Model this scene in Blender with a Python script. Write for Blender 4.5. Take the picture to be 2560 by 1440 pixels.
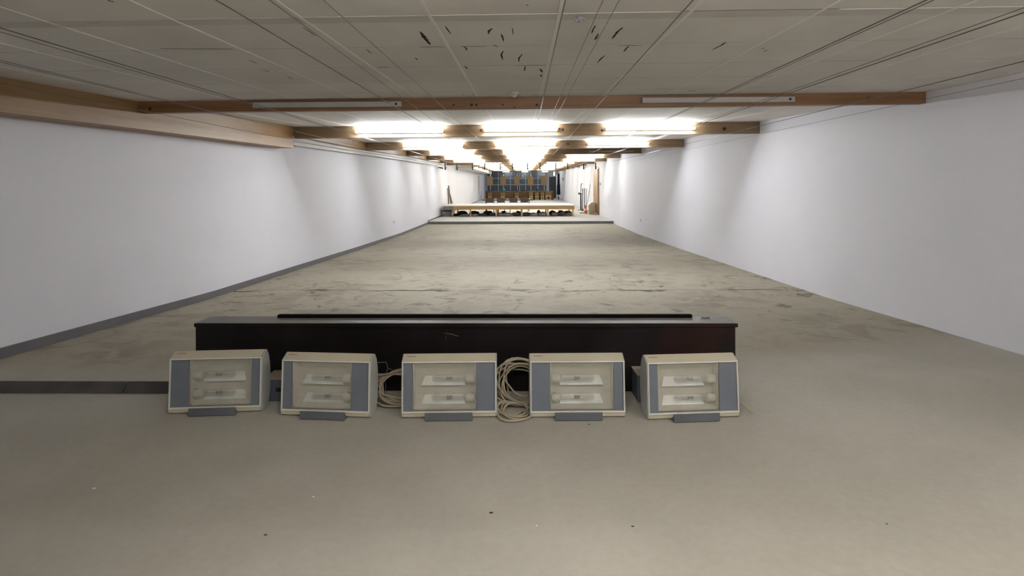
import bpy, bmesh, math, random
from mathutils import Vector, Matrix
random.seed(7)
for o in list(bpy.data.objects): bpy.data.objects.remove(o)
S = bpy.context.scene
COL = S.collection
# ------------------------------------------------------------------ camera, world, exposure
F = 1400.0; CZ = 1.36; VX, VY = 1306.0, 458.0
cam = bpy.data.cameras.new('camera'); co = bpy.data.objects.new('camera', cam); COL.objects.link(co)
S.camera = co
cam.sensor_width = 36; cam.lens = F/2560*36; cam.clip_start = .05; cam.clip_end = 200
YAW = math.atan(26/F)
cam.shift_y = (VY-720)/2560
co.matrix_world = Matrix.Translation((0,0,CZ)) @ Matrix.Rotation(YAW,4,'Z') @ Matrix.Rotation(math.pi/2,4,'X') @ Matrix.Rotation(-.0045,4,'Z')
w = bpy.data.worlds.new('world'); S.world = w; w.use_nodes = True
w.node_tree.nodes['Background'].inputs[0].default_value = (.05,.05,.06,1)
w.node_tree.nodes['Background'].inputs[1].default_value = .1
S.view_settings.view_transform = 'Standard'; S.view_settings.look = 'None'
S.view_settings.gamma = 1; S.view_settings.use_curve_mapping = False
S.view_settings.exposure = 3.04
TUBE = 14.0       # emission of a lit tube
FAR_TUBE = 18.0   # tubes of the back half of the hall
REAR = 15.0       # lamps behind the camera

def P(px, py, Y):
    """world point seen at photo pixel px,py at distance Y down the hall"""
    c, s = math.cos(-.0045), math.sin(-.0045)
    u, v = px-1280, -(py-VY)
    u, v = c*u - s*v, s*u + c*v
    d = Matrix.Rotation(YAW,3,'Z') @ Vector((u/F, 1, v/F))
    d *= Y/d.y
    return Vector((d.x, d.y, CZ+d.z))
def PX(px, Y): return P(px, VY, Y).x

# ------------------------------------------------------------------ hall profile
WR, WL = 4.0, -4.19
def interp(tab, y):
    if y <= tab[0][0]: return tab[0][1]
    for (a,b),(c,d) in zip(tab, tab[1:]):
        if y <= c: return b+(d-b)*(y-a)/(c-a)
    return tab[-1][1]
FLOOR = [(-4,0),(3.9,0),(4.47,-.03),(7.43,-.165),(10.7,-.24),(14,-.32),(19.2,-.42),(24.7,-.436)]
PLAT = -.32; STEP = 24.7; END = 62.0
CEIL = [(-4,.76),(2.5,.80),(5.6,.865),(9.5,1.0),(13.9,1.05),(18.9,1.14),(25,1.19),(31,1.22),(57,1.38),(64,1.42)]
def zf(y): return PLAT if y > STEP else interp(FLOOR, y)
def zc(y, x=0): return CZ + interp(CEIL, y) + .005*x

# ------------------------------------------------------------------ materials
def nodes(m):
    m.use_nodes = True; return m.node_tree.nodes, m.node_tree.links
def mat(name, col, rough=.6, metal=0, var=.0, scale=4, bump=0, bscale=60, col2=None, stretch=None, spec=.5):
    m = bpy.data.materials.new(name); n, l = nodes(m); b = n['Principled BSDF']
    b.inputs['Roughness'].default_value = rough; b.inputs['Metallic'].default_value = metal
    b.inputs['Specular IOR Level'].default_value = spec
    tc = n.new('ShaderNodeTexCoord'); mp = n.new('ShaderNodeMapping')
    l.new(tc.outputs['Object'], mp.inputs[0])
    if stretch: mp.inputs['Scale'].default_value = stretch
    nz = n.new('ShaderNodeTexNoise'); nz.inputs['Scale'].default_value = scale; nz.inputs['Detail'].default_value = 6
    l.new(mp.outputs[0], nz.inputs['Vector'])
    cr = n.new('ShaderNodeValToRGB')
    c2 = col2 or tuple(c*(1-var) for c in col)
    cr.color_ramp.elements[0].position = .35; cr.color_ramp.elements[1].position = .65
    cr.color_ramp.elements[0].color = (*c2,1); cr.color_ramp.elements[1].color = (*col,1)
    l.new(nz.outputs['Fac'], cr.inputs[0]); l.new(cr.outputs[0], b.inputs['Base Color'])
    if bump:
        nb = n.new('ShaderNodeTexNoise'); nb.inputs['Scale'].default_value = bscale; nb.inputs['Detail'].default_value = 4
        l.new(mp.outputs[0], nb.inputs['Vector'])
        bp = n.new('ShaderNodeBump'); bp.inputs['Strength'].default_value = bump; bp.inputs['Distance'].default_value = .01
        l.new(nb.outputs['Fac'], bp.inputs['Height']); l.new(bp.outputs[0], b.inputs['Normal'])
    return m
def emis(name, col, st):
    m = bpy.data.materials.new(name); n, l = nodes(m); b = n['Principled BSDF']
    b.inputs['Base Color'].default_value = (.9,.9,.9,1)
    b.inputs['Emission Color'].default_value = (*col,1); b.inputs['Emission Strength'].default_value = st
    return m
def thin_glass(name, haze, gloss, hazecol=(.6,.57,.48)):
    m = bpy.data.materials.new(name); n, l = nodes(m); n.remove(n['Principled BSDF']); out = n['Material Output']
    tr = n.new('ShaderNodeBsdfTransparent'); df = n.new('ShaderNodeBsdfDiffuse'); gl = n.new('ShaderNodeBsdfGlossy')
    df.inputs[0].default_value = (*hazecol,1); gl.inputs['Roughness'].default_value = .05
    nz = n.new('ShaderNodeTexNoise'); nz.inputs['Scale'].default_value = 3
    ma = n.new('ShaderNodeMath'); ma.operation = 'MULTIPLY'; ma.inputs[1].default_value = haze*2
    l.new(nz.outputs['Fac'], ma.inputs[0])
    a = n.new('ShaderNodeMixShader'); l.new(ma.outputs[0], a.inputs[0]); l.new(tr.outputs[0], a.inputs[1]); l.new(df.outputs[0], a.inputs[2])
    b = n.new('ShaderNodeMixShader'); b.inputs[0].default_value = gloss
    l.new(a.outputs[0], b.inputs[1]); l.new(gl.outputs[0], b.inputs[2]); l.new(b.outputs[0], out.inputs[0])
    return m
def N(n, kind, **kw):
    x = n.new(kind)
    for k, v in kw.items(): setattr(x, k, v)
    return x
def mth(n, l, op, a, b=None, c=None, clamp=False):
    x = n.new('ShaderNodeMath'); x.operation = op; x.use_clamp = clamp
    for i, v in enumerate((a,b,c)):
        if v is None: continue
        if isinstance(v, (int,float)): x.inputs[i].default_value = v
        else: l.new(v, x.inputs[i])
    return x.outputs[0]
def mixc(n, l, f, a, b):
    x = n.new('ShaderNodeMix'); x.data_type = 'RGBA'
    if isinstance(f,(int,float)): x.inputs[0].default_value = f
    else: l.new(f, x.inputs[0])
    for i, v in ((6,a),(7,b)):
        if isinstance(v, tuple): x.inputs[i].default_value = (*v,1)
        else: l.new(v, x.inputs[i])
    return x.outputs[2]
def noise(n, l, vec, scale, detail=5, rough=.55, dist=0):
    x = n.new('ShaderNodeTexNoise'); x.inputs['Scale'].default_value = scale; x.inputs['Detail'].default_value = detail
    x.inputs['Roughness'].default_value = rough; x.inputs['Distortion'].default_value = dist
    l.new(vec, x.inputs['Vector']); return x.outputs['Fac']
def ramp(n, l, f, a, b):
    x = n.new('ShaderNodeMapRange'); x.inputs[1].default_value = a; x.inputs[2].default_value = b
    x.interpolation_type = 'SMOOTHSTEP'
    l.new(f, x.inputs[0]); return x.outputs[0]

def floor_mat():
    m = bpy.data.materials.new('screed floor'); n, l = nodes(m); b = n['Principled BSDF']
    tc = n.new('ShaderNodeTexCoord'); vec = tc.outputs['Object']
    sp = n.new('ShaderNodeSeparateXYZ'); l.new(vec, sp.inputs[0]); X, Y = sp.outputs[0], sp.outputs[1]
    big = noise(n, l, vec, .7, 4); mid = noise(n, l, vec, 2.6, 8, .65, .6); fine = noise(n, l, vec, 26, 6, .6)
    mps = n.new('ShaderNodeMapping'); mps.inputs['Scale'].default_value = (1,.75,1); l.new(vec, mps.inputs[0])
    spots = noise(n, l, mps.outputs[0], 3.4, 8, .72, .5)
    paint = (.455,.432,.378); paint2 = (.39,.368,.318); dirt = (.345,.305,.24); dirt2 = (.22,.185,.14)
    near = mixc(n, l, ramp(n,l,big,.35,.65), paint2, paint)
    far = mixc(n, l, ramp(n,l,mid,.38,.56), dirt2, dirt)
    far = mixc(n, l, ramp(n,l,big,.3,.7), far, (.34,.305,.235))
    yy = mth(n,l,'ADD', Y, mth(n,l,'MULTIPLY', mid, .5))
    yy = mth(n,l,'SUBTRACT', yy, mth(n,l,'MAXIMUM', 0, mth(n,l,'MULTIPLY', mth(n,l,'SUBTRACT', X, 1.2), .45)))
    f = ramp(n,l,yy,3.9,4.7)
    col = mixc(n, l, f, near, far)
    # worn patches of black dirt in the unpainted part, most round the crack
    cy = mth(n,l,'ABSOLUTE', mth(n,l,'SUBTRACT', Y, 8.0))
    zone = mth(n,l,'SUBTRACT', 1, ramp(n,l,cy,.3,3.2))
    sp2 = mth(n,l,'MULTIPLY', ramp(n,l,spots,.545,.66), mth(n,l,'ADD', mth(n,l,'MULTIPLY', zone, .75), .16))
    sp2 = mth(n,l,'MULTIPLY', sp2, f)
    col = mixc(n, l, sp2, col, (.08,.065,.05))
    # the crack across the slab
    wob = mth(n,l,'MULTIPLY', mth(n,l,'SUBTRACT', noise(n,l,vec,1.3,5,.6), .5), .7)
    cc = mth(n,l,'ABSOLUTE', mth(n,l,'SUBTRACT', mth(n,l,'ADD', Y, wob), 8.05))
    br = ramp(n,l,noise(n,l,vec,2.2,4),.42,.58)
    ck = mth(n,l,'MULTIPLY', mth(n,l,'SUBTRACT', 1, ramp(n,l,cc,.015,.075)), mth(n,l,'ADD', mth(n,l,'MULTIPLY',br,.75), .25))
    col = mixc(n, l, ck, col, (.05,.04,.03))
    col = mixc(n, l, mth(n,l,'MULTIPLY', ramp(n,l,fine,.3,.7), .12), col, (.2,.18,.14))
    # platform of the firing point: clean pale grey
    pf = mth(n,l,'GREATER_THAN', Y, 24.69)
    col = mixc(n, l, pf, col, (.47,.455,.42))
    l.new(col, b.inputs['Base Color'])
    l.new(mth(n,l,'ADD', .62, mth(n,l,'MULTIPLY', mid, .25)), b.inputs['Roughness'])
    b.inputs['Specular IOR Level'].default_value = .2
    bp = n.new('ShaderNodeBump'); bp.inputs['Strength'].default_value = .25; bp.inputs['Distance'].default_value = .01
    l.new(spots, bp.inputs['Height']); l.new(bp.outputs[0], b.inputs['Normal'])
    return m
def ceiling_mat():
    m = bpy.data.materials.new('ceiling boards'); n, l = nodes(m); b = n['Principled BSDF']
    tc = n.new('ShaderNodeTexCoord'); vec = tc.outputs['Object']
    sp = n.new('ShaderNodeSeparateXYZ'); l.new(vec, sp.inputs[0]); X, Y = sp.outputs[0], sp.outputs[1]
    base = mixc(n,l,ramp(n,l,noise(n,l,vec,1.1,3),.35,.65),(.66,.63,.585),(.73,.70,.65))
    py_ = mth(n,l,'FLOOR', mth(n,l,'DIVIDE', mth(n,l,'SUBTRACT', Y, 2.70), .62))
    ty = mth(n,l,'ABSOLUTE', mth(n,l,'SUBTRACT', mth(n,l,'PINGPONG', mth(n,l,'SUBTRACT', Y, 2.70), .31), 0))
    q = mth(n,l,'SUBTRACT', 1, ramp(n,l,ty,.002,.006))
    gap = ramp(n,l,noise(n,l,vec,1.7,4),.40,.62)
    q = mth(n,l,'MULTIPLY', q, mth(n,l,'ADD', .22, mth(n,l,'MULTIPLY', gap, .5)))
    col = mixc(n,l,q,base,(.06,.045,.035))
    sc = n.new('ShaderNodeMapping'); sc.inputs['Scale'].default_value = (1,3.,1); l.new(vec, sc.inputs[0])
    sm = ramp(n,l,noise(n,l,sc.outputs[0],3.2,7,.7),.68,.75)
    col = mixc(n,l,mth(n,l,'MULTIPLY',sm,.35),col,(.2,.16,.12))
    l.new(col, b.inputs['Base Color']); b.inputs['Roughness'].default_value = .7
    b.inputs['Specular IOR Level'].default_value = .25
    return m
def wood(name, light, dark, axis):
    m = bpy.data.materials.new(name); n, l = nodes(m); b = n['Principled BSDF']
    tc = n.new('ShaderNodeTexCoord'); mp = n.new('ShaderNodeMapping'); l.new(tc.outputs['Object'], mp.inputs[0])
    s = [14,14,14]; s[axis] = .9; mp.inputs['Scale'].default_value = s
    g = noise(n,l,mp.outputs[0],1.2,6,.6,.4)
    col = mixc(n,l,ramp(n,l,g,.3,.7),dark,light)
    kn = ramp(n,l,noise(n,l,tc.outputs['Object'],3.0,2),.70,.76)
    col = mixc(n,l,mth(n,l,'MULTIPLY',kn,.6),col,tuple(c*.35 for c in dark))
    l.new(col,b.inputs['Base Color']); b.inputs['Roughness'].default_value = .5
    return m
def box_mat():
    m = bpy.data.materials.new('dark worn laminate'); n, l = nodes(m); b = n['Principled BSDF']
    tc = n.new('ShaderNodeTexCoord'); v = tc.outputs['Object']
    a = ramp(n,l,noise(n,l,v,1.6,6,.6),.4,.65)
    col = mixc(n,l,a,(.006,.004,.004),(.012,.010,.010))
    r = ramp(n,l,noise(n,l,v,1.1,3),.56,.68)
    col = mixc(n,l,mth(n,l,'MULTIPLY',r,.6),col,(.03,.010,.007))
    s = ramp(n,l,noise(n,l,v,9,7,.7),.70,.74)
    col = mixc(n,l,mth(n,l,'MULTIPLY',s,.5),col,(.09,.085,.08))
    l.new(col,b.inputs['Base Color']); b.inputs['Roughness'].default_value = .5; b.inputs['Specular IOR Level'].default_value = .2
    return m

M = dict(
 floor=floor_mat(), ceiling=ceiling_mat(), box=box_mat(),
 wall=mat('white wall paint',(.69,.685,.735),.65,var=.03,scale=.8,bump=.05,bscale=150,spec=.2),
 riser=mat('grey step paint',(.20,.20,.19),.6,var=.15,scale=8),
 base=mat('grey baseboard paint',(.115,.105,.115),.5,var=.15,scale=3),
 seam=mat('ceiling cover strip',(.79,.76,.71),.55,var=.05),
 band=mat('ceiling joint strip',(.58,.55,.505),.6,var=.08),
 gouge=mat('dark fibre in gouge',(.03,.018,.012),.9,var=.4,scale=40),
 cornice=mat('cornice white',(.66,.64,.60),.6,var=.05),
 beambacklit=wood('fir beam across',(.27,.14,.06),(.19,.092,.038),0),  # nearest beam: its backlit darkness is put into the wood colour
 beamlit=wood('lamplit fir beam across',(.33,.225,.125),(.25,.165,.09),0),  # same fir on the beams beyond, lamplight and glare put into the colour
 railblack=mat('matt black rail',(.006,.005,.005),.95,var=.2,spec=.05),
 beamy=wood('fir beam along',(.34,.205,.09),(.26,.15,.06),1),
 board=wood('pine board',(.55,.345,.13),(.44,.26,.09),0),
 doorwood=wood('door veneer',(.37,.215,.10),(.30,.17,.075),2),
 tablewhite=mat('bench top',(.80,.72,.66),.5,var=.04),
 lam=mat('white enamel',(.72,.72,.70),.4,var=.05),
 dimbatten=mat('dusty enamel',(.47,.45,.43),.5,var=.1),
 hole=mat('black rubber',(.015,.013,.012),.6,var=.2),
 black=mat('black steel',(.02,.02,.022),.45,.3,var=.2),
 cable=mat('dull wire',(.17,.15,.13),.4,.5,var=.2),
 cream=mat('yellowed cream shell',(.55,.515,.42),.42,col2=(.50,.44,.31),scale=3),
 creamw=mat('cream rim',(.66,.645,.58),.4,var=.05),
 shellgrey=mat('shell end cap',(.46,.465,.45),.45,var=.06),
 mask=mat('blue grey mask plate',(.155,.172,.205),.5,var=.08,scale=8),
 bracket=mat('slate grey bracket',(.125,.135,.15),.5,var=.12,scale=12),
 refl=mat('dusty reflector',(.60,.575,.49),.5,var=.05,scale=2.5),
 mirror=mat('insert with reflection tone',(.88,.93,.92),.2,var=.03),  # pale diffuse colour stands for what the plates would mirror
 ceramic=mat('ceramic lamp cap',(.60,.57,.50),.4,var=.06),
 filament=mat('arc tube',(.10,.09,.07),.35,.3,var=.3,scale=40),
 glass=thin_glass('dusty front glass',.20,.04),
 bulbglass=thin_glass('bulb glass',.16,.10,(.55,.50,.42)),
 cord=mat('cream cable sheath',(.40,.34,.24),.55,var=.15,scale=10),
 darkcord=mat('grey wire',(.10,.095,.085),.6,var=.2),
 kerb=mat('grey bitumen board',(.11,.10,.096),.75,var=.35,scale=6,bump=.3,bscale=120),
 lid=mat('grey lid sheet',(.22,.205,.20),.5,var=.15,scale=4),
 boxtop=mat('beige board',(.42,.37,.26),.6,var=.1),
 boxblue=mat('blue grey steel box',(.12,.135,.17),.5,var=.15),
 brownfab=mat('brown upholstery',(.085,.05,.04),.8,var=.2,scale=10),
 sack=mat('grey brown blanket',(.27,.22,.21),.9,var=.25,scale=8,bump=.4,bscale=50),
 sackd=mat('dark brown blanket',(.07,.048,.044),.9,var=.25,scale=8,bump=.4,bscale=50),
 greyfelt=mat('grey mat',(.23,.225,.235),.85,var=.15),
 card=mat('cardboard',(.34,.23,.125),.8,var=.1,scale=3),
 red=mat('red paint spot',(.43,.20,.10),.6,var=.2),
 whitep=mat('white plastic',(.75,.75,.74),.45,var=.03),
 knot=mat('dark knot',(.05,.025,.012),.7,var=.3,scale=30),
 smear=mat('dull red paint',(.07,.018,.012),.6,var=.3,scale=30),
 faint=mat('faded print',(.26,.21,.14),.6,var=.3,scale=90),
 detect=mat('off white plastic',(.52,.50,.45),.5,var=.04),
 green=mat('green plastic',(.03,.22,.14),.5,var=.1),
 counter=wood('brown counter front',(.26,.16,.08),(.21,.13,.06),2),
 ply=wood('birch plywood',(.82,.64,.34),(.74,.56,.28),2),
 plyb=wood('brown plywood',(.46,.31,.13),(.38,.25,.10),2),
 pane=mat('dark blue grey pane',(.05,.066,.085),.25,var=.25,scale=.9),
 mull=mat('pale blue frame',(.30,.35,.41),.5,var=.1),
 dgrey=mat('grey end wall',(.42,.43,.45),.7,var=.05),
 navy=mat('navy cloth',(.012,.018,.04),.8,var=.3),
 ddoor=mat('near black door',(.018,.020,.028),.5,var=.2),
 orange=mat('orange plastic',(.75,.16,.04),.5,var=.05),
 beige=mat('beige bin',(.60,.52,.36),.5,var=.05),
 greyplank=mat('weathered board',(.34,.27,.235),.7,var=.3,scale=6),
 tube=emis('lit tube',(.91,.955,1.0),TUBE), fartube=emis('warm lit tube',(.97,.985,.92),FAR_TUBE),
 reartube=emis('rear lit tube',(1,.97,.92),REAR),
 exitlit=emis('amber lit sign',(1,.8,.35),1.6),
)
# ------------------------------------------------------------------ mesh helpers
class MB:
    def __init__(s): s.v=[]; s.f=[]; s.mi=[]; s.cur=0; s.sm=[]; s.smooth=False
    def add(s, vs, fs):
        o = len(s.v); s.v += [tuple(v) for v in vs]
        for f in fs: s.f.append(tuple(i+o for i in f)); s.mi.append(s.cur); s.sm.append(s.smooth)
    def hexa(s, p): # 8 points: bottom 4 ccw, top 4
        s.add(p, [(3,2,1,0),(4,5,6,7),(0,1,5,4),(1,2,6,5),(2,3,7,6),(3,0,4,7)])
    def box(s, x0,x1,y0,y1,z0,z1):
        s.hexa([(x0,y0,z0),(x1,y0,z0),(x1,y1,z0),(x0,y1,z0),(x0,y0,z1),(x1,y0,z1),(x1,y1,z1),(x0,y1,z1)])
    def prism(s, poly, h0, h1, axis='x'):
        n = len(poly)
        def pt(h,a,b): return {'x':(h,a,b),'y':(a,h,b),'z':(a,b,h)}[axis]
        vs = [pt(h0,a,b) for a,b in poly]+[pt(h1,a,b) for a,b in poly]
        fs = [tuple(range(n-1,-1,-1)), tuple(range(n,2*n))]+[(i,(i+1)%n,n+(i+1)%n,n+i) for i in range(n)]
        s.add(vs, fs)
    def tube(s, pts, r, seg=8, cap=True):
        pts = [Vector(p) for p in pts]; rs = r if isinstance(r,(list,tuple)) else [r]*len(pts)
        t0 = (pts[1]-pts[0]).normalized(); ref = Vector((0,0,1)) if abs(t0.z)<.9 else Vector((1,0,0))
        n = t0.cross(ref).normalized(); vs=[]; fs=[]
        for i,p in enumerate(pts):
            t = (pts[min(i+1,len(pts)-1)]-pts[max(i-1,0)]).normalized()
            n = (n - t*n.dot(t)); n = n.normalized() if n.length>1e-6 else t.orthogonal().normalized()
            b = t.cross(n)
            for k in range(seg):
                a = 2*math.pi*k/seg; vs.append(p+(n*math.cos(a)+b*math.sin(a))*rs[i])
        for i in range(len(pts)-1):
            for k in range(seg):
                k2=(k+1)%seg; fs.append((i*seg+k, i*seg+k2, (i+1)*seg+k2, (i+1)*seg+k))
        if cap:
            fs.append(tuple(range(seg-1,-1,-1))); fs.append(tuple((len(pts)-1)*seg+k for k in range(seg)))
        o=s.smooth; s.smooth=True; s.add(vs,fs); s.smooth=o
    def lathe(s, prof, c=(0,0,0), seg=24, sx=1, sy=1):
        vs=[];fs=[]
        for r,z in prof:
            for k in range(seg):
                a=2*math.pi*k/seg; vs.append((c[0]+r*math.cos(a)*sx,c[1]+r*math.sin(a)*sy,c[2]+z))
        for i in range(len(prof)-1):
            for k in range(seg):
                k2=(k+1)%seg; fs.append((i*seg+k,i*seg+k2,(i+1)*seg+k2,(i+1)*seg+k))
        fs.append(tuple(range(seg-1,-1,-1))); fs.append(tuple((len(prof)-1)*seg+k for k in range(seg)))
        o=s.smooth; s.smooth=True; s.add(vs,fs); s.smooth=o
    def build(s, name, mats, parent=None, loc=None, bevel=0):
        me = bpy.data.meshes.new(name); me.from_pydata(s.v,[],s.f)
        for m in (mats if isinstance(mats,(list,tuple)) else [mats]): me.materials.append(m)
        for p,mi,sm in zip(me.polygons,s.mi,s.sm): p.material_index=mi; p.use_smooth=sm
        bm = bmesh.new(); bm.from_mesh(me); bmesh.ops.recalc_face_normals(bm, faces=bm.faces); bm.to_mesh(me); bm.free()
        o = bpy.data.objects.new(name, me); COL.objects.link(o)
        if parent: o.parent = parent
        if loc is not None: o.location = loc
        if bevel:
            b = o.modifiers.new('bevel','BEVEL'); b.width=bevel; b.segments=2; b.limit_method='ANGLE'
        if any(s.sm):
            try:
                e = o.modifiers.new('split','EDGE_SPLIT'); e.split_angle = math.radians(40)
            except Exception: pass
        return o
def tag(o, label, cat, group=None, kind=None):
    o['label']=label; o['category']=cat
    if group: o['group']=group
    if kind: o['kind']=kind
    return o
def thing(name, label, cat, loc=(0,0,0), rz=0, group=None):
    o = bpy.data.objects.new(name,None); COL.objects.link(o); o.empty_display_size=.1
    o.location=loc; o.rotation_euler=(0,0,rz); return tag(o,label,cat,group)
def struct(o): o['kind']='structure'; return o
def dup(root, loc=None, rz=None, label=None, group=None):
    r = root.copy(); COL.objects.link(r)
    if loc is not None: r.location=loc
    if rz is not None: r.rotation_euler=(0,0,rz)
    if label: r['label']=label
    if group: r['group']=group
    def rec(a,b):
        for ch in [o for o in bpy.data.objects if o.parent is a]:
            c=ch.copy(); COL.objects.link(c); c.parent=b; rec(ch,c)
    rec(root,r); return r
ORD = ['first','second','third','fourth','fifth','sixth','seventh','eighth','ninth','tenth','eleventh','twelfth','thirteenth','fourteenth','fifteenth','sixteenth','seventeenth','eighteenth']

# ------------------------------------------------------------------ shell
ys = [-3.5]+[k*.4+.0 for k in range(-8,62) if k*.4<24.6]+[24.7]
b = MB()
for a,c in zip(ys,ys[1:]):
    za,zb = interp(FLOOR,a),interp(FLOOR,c)
    b.hexa([(WL,a,za-.15),(WR,a,za-.15),(WR,c,zb-.15),(WL,c,zb-.15),(WL,a,za),(WR,a,za),(WR,c,zb),(WL,c,zb)])
b.box(WL,WR,STEP,END,-.62,PLAT)
struct(b.build('floor',M['floor']))
b = MB(); b.box(WL+.002,WR-.002,STEP-.012,STEP-.001,interp(FLOOR,STEP)+.001,PLAT-.012)
struct(b.build('trim_1',M['riser']))           # step riser
# walls follow the sloping ceiling
def wallmesh(x0,x1):
    b = MB()
    cuts = sorted(set([-3.5]+[c[0] for c in CEIL if c[0]>-3.5 and c[0]<END]+[STEP,END]+[8.,16.,22.]))
    for a,c in zip(cuts,cuts[1:]):
        b.hexa([(x0,a,-.8),(x1,a,-.8),(x1,c,-.8),(x0,c,-.8),(x0,a,zc(a,x0)+.05),(x1,a,zc(a,x1)+.05),(x1,c,zc(c,x1)+.05),(x0,c,zc(c,x0)+.05)])
    return b
struct(wallmesh(WR,WR+.2).build('wall_right',M['wall']))
struct(wallmesh(WL-.2,WL).build('wall_left',M['wall']))
b = MB(); b.box(WL-.2,WR+.2,END,END+.2,-.8,CZ+1.6); struct(b.build('wall_end',M['dgrey']))
b = MB(); b.box(WL-.2,WR+.2,-3.7,-3.5,-.8,CZ+1.0); struct(b.build('wall_rear',M['dgrey']))
# ceiling with gouges
b = MB(); cuts = sorted(set([-3.5]+[c[0] for c in CEIL if -3.5<c[0]<END]+[END]))
for a,c in zip(cuts,cuts[1:]):
    b.hexa([(WL,a,zc(a,WL)),(WR,a,zc(a,WR)),(WR,c,zc(c,WR)),(WL,c,zc(c,WL)),
            (WL,a,zc(a,WL)+.1),(WR,a,zc(a,WR)+.1),(WR,c,zc(c,WR)+.1),(WL,c,zc(c,WL)+.1)])
def on_ceiling(px,py):
    lo,hi=.8,9.4
    for _ in range(40):
        mid=(lo+hi)/2; p=P(px,py,mid)
        if p.z > zc(mid,p.x): hi = mid
        else: lo = mid
    p=P(px,py,lo); return p
b.cur=1
def gouge(pts, wpx):
    """ragged slot torn into the board along a few points"""
    ps=[on_ceiling(*q) for q in pts]
    L=[];R=[]
    n=len(ps); fine=[]
    for i in range(n-1):
        for k in range(5): fine.append(ps[i].lerp(ps[i+1],k/5))
    fine.append(ps[-1]); m=len(fine)
    rr=random.Random(int(pts[0][0]*7+pts[0][1]))
    for i,p in enumerate(fine):
        t=(fine[min(i+1,m-1)]-fine[max(i-1,0)]); t.z=0; t.normalize(); nn=Vector((-t.y,t.x,0))
        k=math.sin(math.pi*(i+.35)/(m-.3))**.6
        wd=wpx*p.y/F*.5*k*rr.uniform(.7,1.25)
        a=p+nn*wd; c=p-nn*wd*rr.uniform(.7,1.2)
        for q in (a,c): q.z=zc(q.y,q.x)-.0012
        L.append(a);R.append(c)
    vs=L+R
    vs2=[Vector((v.x,v.y,v.z+.004)) for v in vs]
    fs=[(i,i+1,m+i+1,m+i) for i in range(m-1)]
    b.add(vs+vs2, fs+[(i,m+i,3*m+i,2*m+i) for i in (0,m-1)]+[(i,i+1,2*m+i+1,2*m+i) for i in range(m-1)]+[(m+i,m+i+1,3*m+i+1,3*m+i) for i in range(m-1)])
for pts,wd in [
 ([(1051,79),(1060,92),(1075,111)],15),([(1113,65),(1120,75),(1127,85)],5),([(1231,71),(1223,76),(1221,85)],9),
 ([(1253,84),(1257,95),(1259,104)],6),([(1280,69),(1282,78),(1283,86)],4),([(1489,63),(1483,73),(1479,83)],6),
 ([(1496,84),(1492,92),(1487,100)],8),([(1557,68),(1543,80),(1530,97)],10),([(1572,115),(1566,121),(1559,129)],6),
 ([(1513,138),(1503,146),(1493,157)],6),([(1258,127),(1253,137),(1257,149)],6),([(1306,135),(1298,144),(1297,155)],6),
 ([(1159,116),(1165,120),(1168,126)],6),([(1160,165),(1165,168),(1169,173)],5),([(1314,165),(1312,171),(1311,177)],5),
 ([(1350,172),(1353,176),(1356,181)],9),([(1351,186),(1353,189),(1354,192)],6),([(1038,144),(1041,147),(1044,150)],4),
 ([(1815,105),(1805,112),(1780,125)],6),([(1902,122),(1908,121),(1912,120)],2.5),([(1908,130),(1914,127),(1919,124)],2.5),
 ([(268,1),(278,3),(285,5)],6),([(192,52),(210,55),(232,58),(250,54)],7),([(400,121),(470,122),(530,122),(582,122)],4),
 ([(757,68),(775,79),(791,90)],3),([(620,149),(632,154),(643,159)],2.5),([(656,175),(665,177),(674,180)],3),
 ([(718,192),(725,195),(732,198)],3.5),([(1315,12),(1318,13),(1322,13)],4),([(1264,45),(1268,45),(1271,45)],2.5),
 ([(1232,112),(1238,114),(1244,117)],4),([(1395,38),(1440,38),(1480,37)],3),([(944,169),(960,168),(972,169)],3),
 ([(330,124),(350,130),(385,139)],3),([(1156,234),(1158,235),(1160,235)],4),([(1182,235),(1184,236),(1186,236)],4),
 ([(1337,236),(1338,237),(1340,237)],3),([(916,123),(922,128),(930,134)],3),([(1720,226),(1725,227),(1740,226)],2),
 ([(1050,118),(1075,117),(1110,117)],2.5),([(1150,116),(1190,116),(1215,116)],2.5),([(1545,114),(1575,113),(1605,114)],2.5),
 ([(1290,164),(1330,164),(1365,164)],2),([(1700,28),(1850,25),(2100,22)],2)]:
    gouge(pts,wd*.68)
b.cur=0
ceil_o = b.build('ceiling',[M['ceiling'],M['gouge']]); struct(ceil_o)
# longitudinal cover strips of the ceiling boards (one trim each, follow the slope)
tn=[2]
def trim(b_, m, **k):
    o=b_.build('trim_%d'%tn[0], m, **k); tn[0]+=1; return struct(o)
for k in range(-7,7):
    x=.18+.62*k
    if x<WL+.3 or x>WR-.1: continue
    b=MB()
    for a,c in zip(cuts,cuts[1:]):
        if a>=57: break
        b.hexa([(x-.008,a,zc(a,x)-.002),(x+.008,a,zc(a,x)-.002),(x+.008,c,zc(c,x)-.002),(x-.008,c,zc(c,x)-.002),
                (x-.008,a,zc(a,x)+.001),(x+.008,a,zc(a,x)+.001),(x+.008,c,zc(c,x)+.001),(x-.008,c,zc(c,x)+.001)])
    trim(b,M['seam'])
# joint band across near the camera
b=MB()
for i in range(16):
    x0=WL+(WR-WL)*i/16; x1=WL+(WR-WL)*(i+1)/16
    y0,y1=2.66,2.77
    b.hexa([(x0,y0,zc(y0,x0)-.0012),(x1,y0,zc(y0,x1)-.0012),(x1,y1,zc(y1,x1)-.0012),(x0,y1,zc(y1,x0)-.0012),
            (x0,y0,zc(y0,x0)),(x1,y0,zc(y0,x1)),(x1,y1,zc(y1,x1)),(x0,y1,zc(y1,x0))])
trim(b,M['band'])
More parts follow.
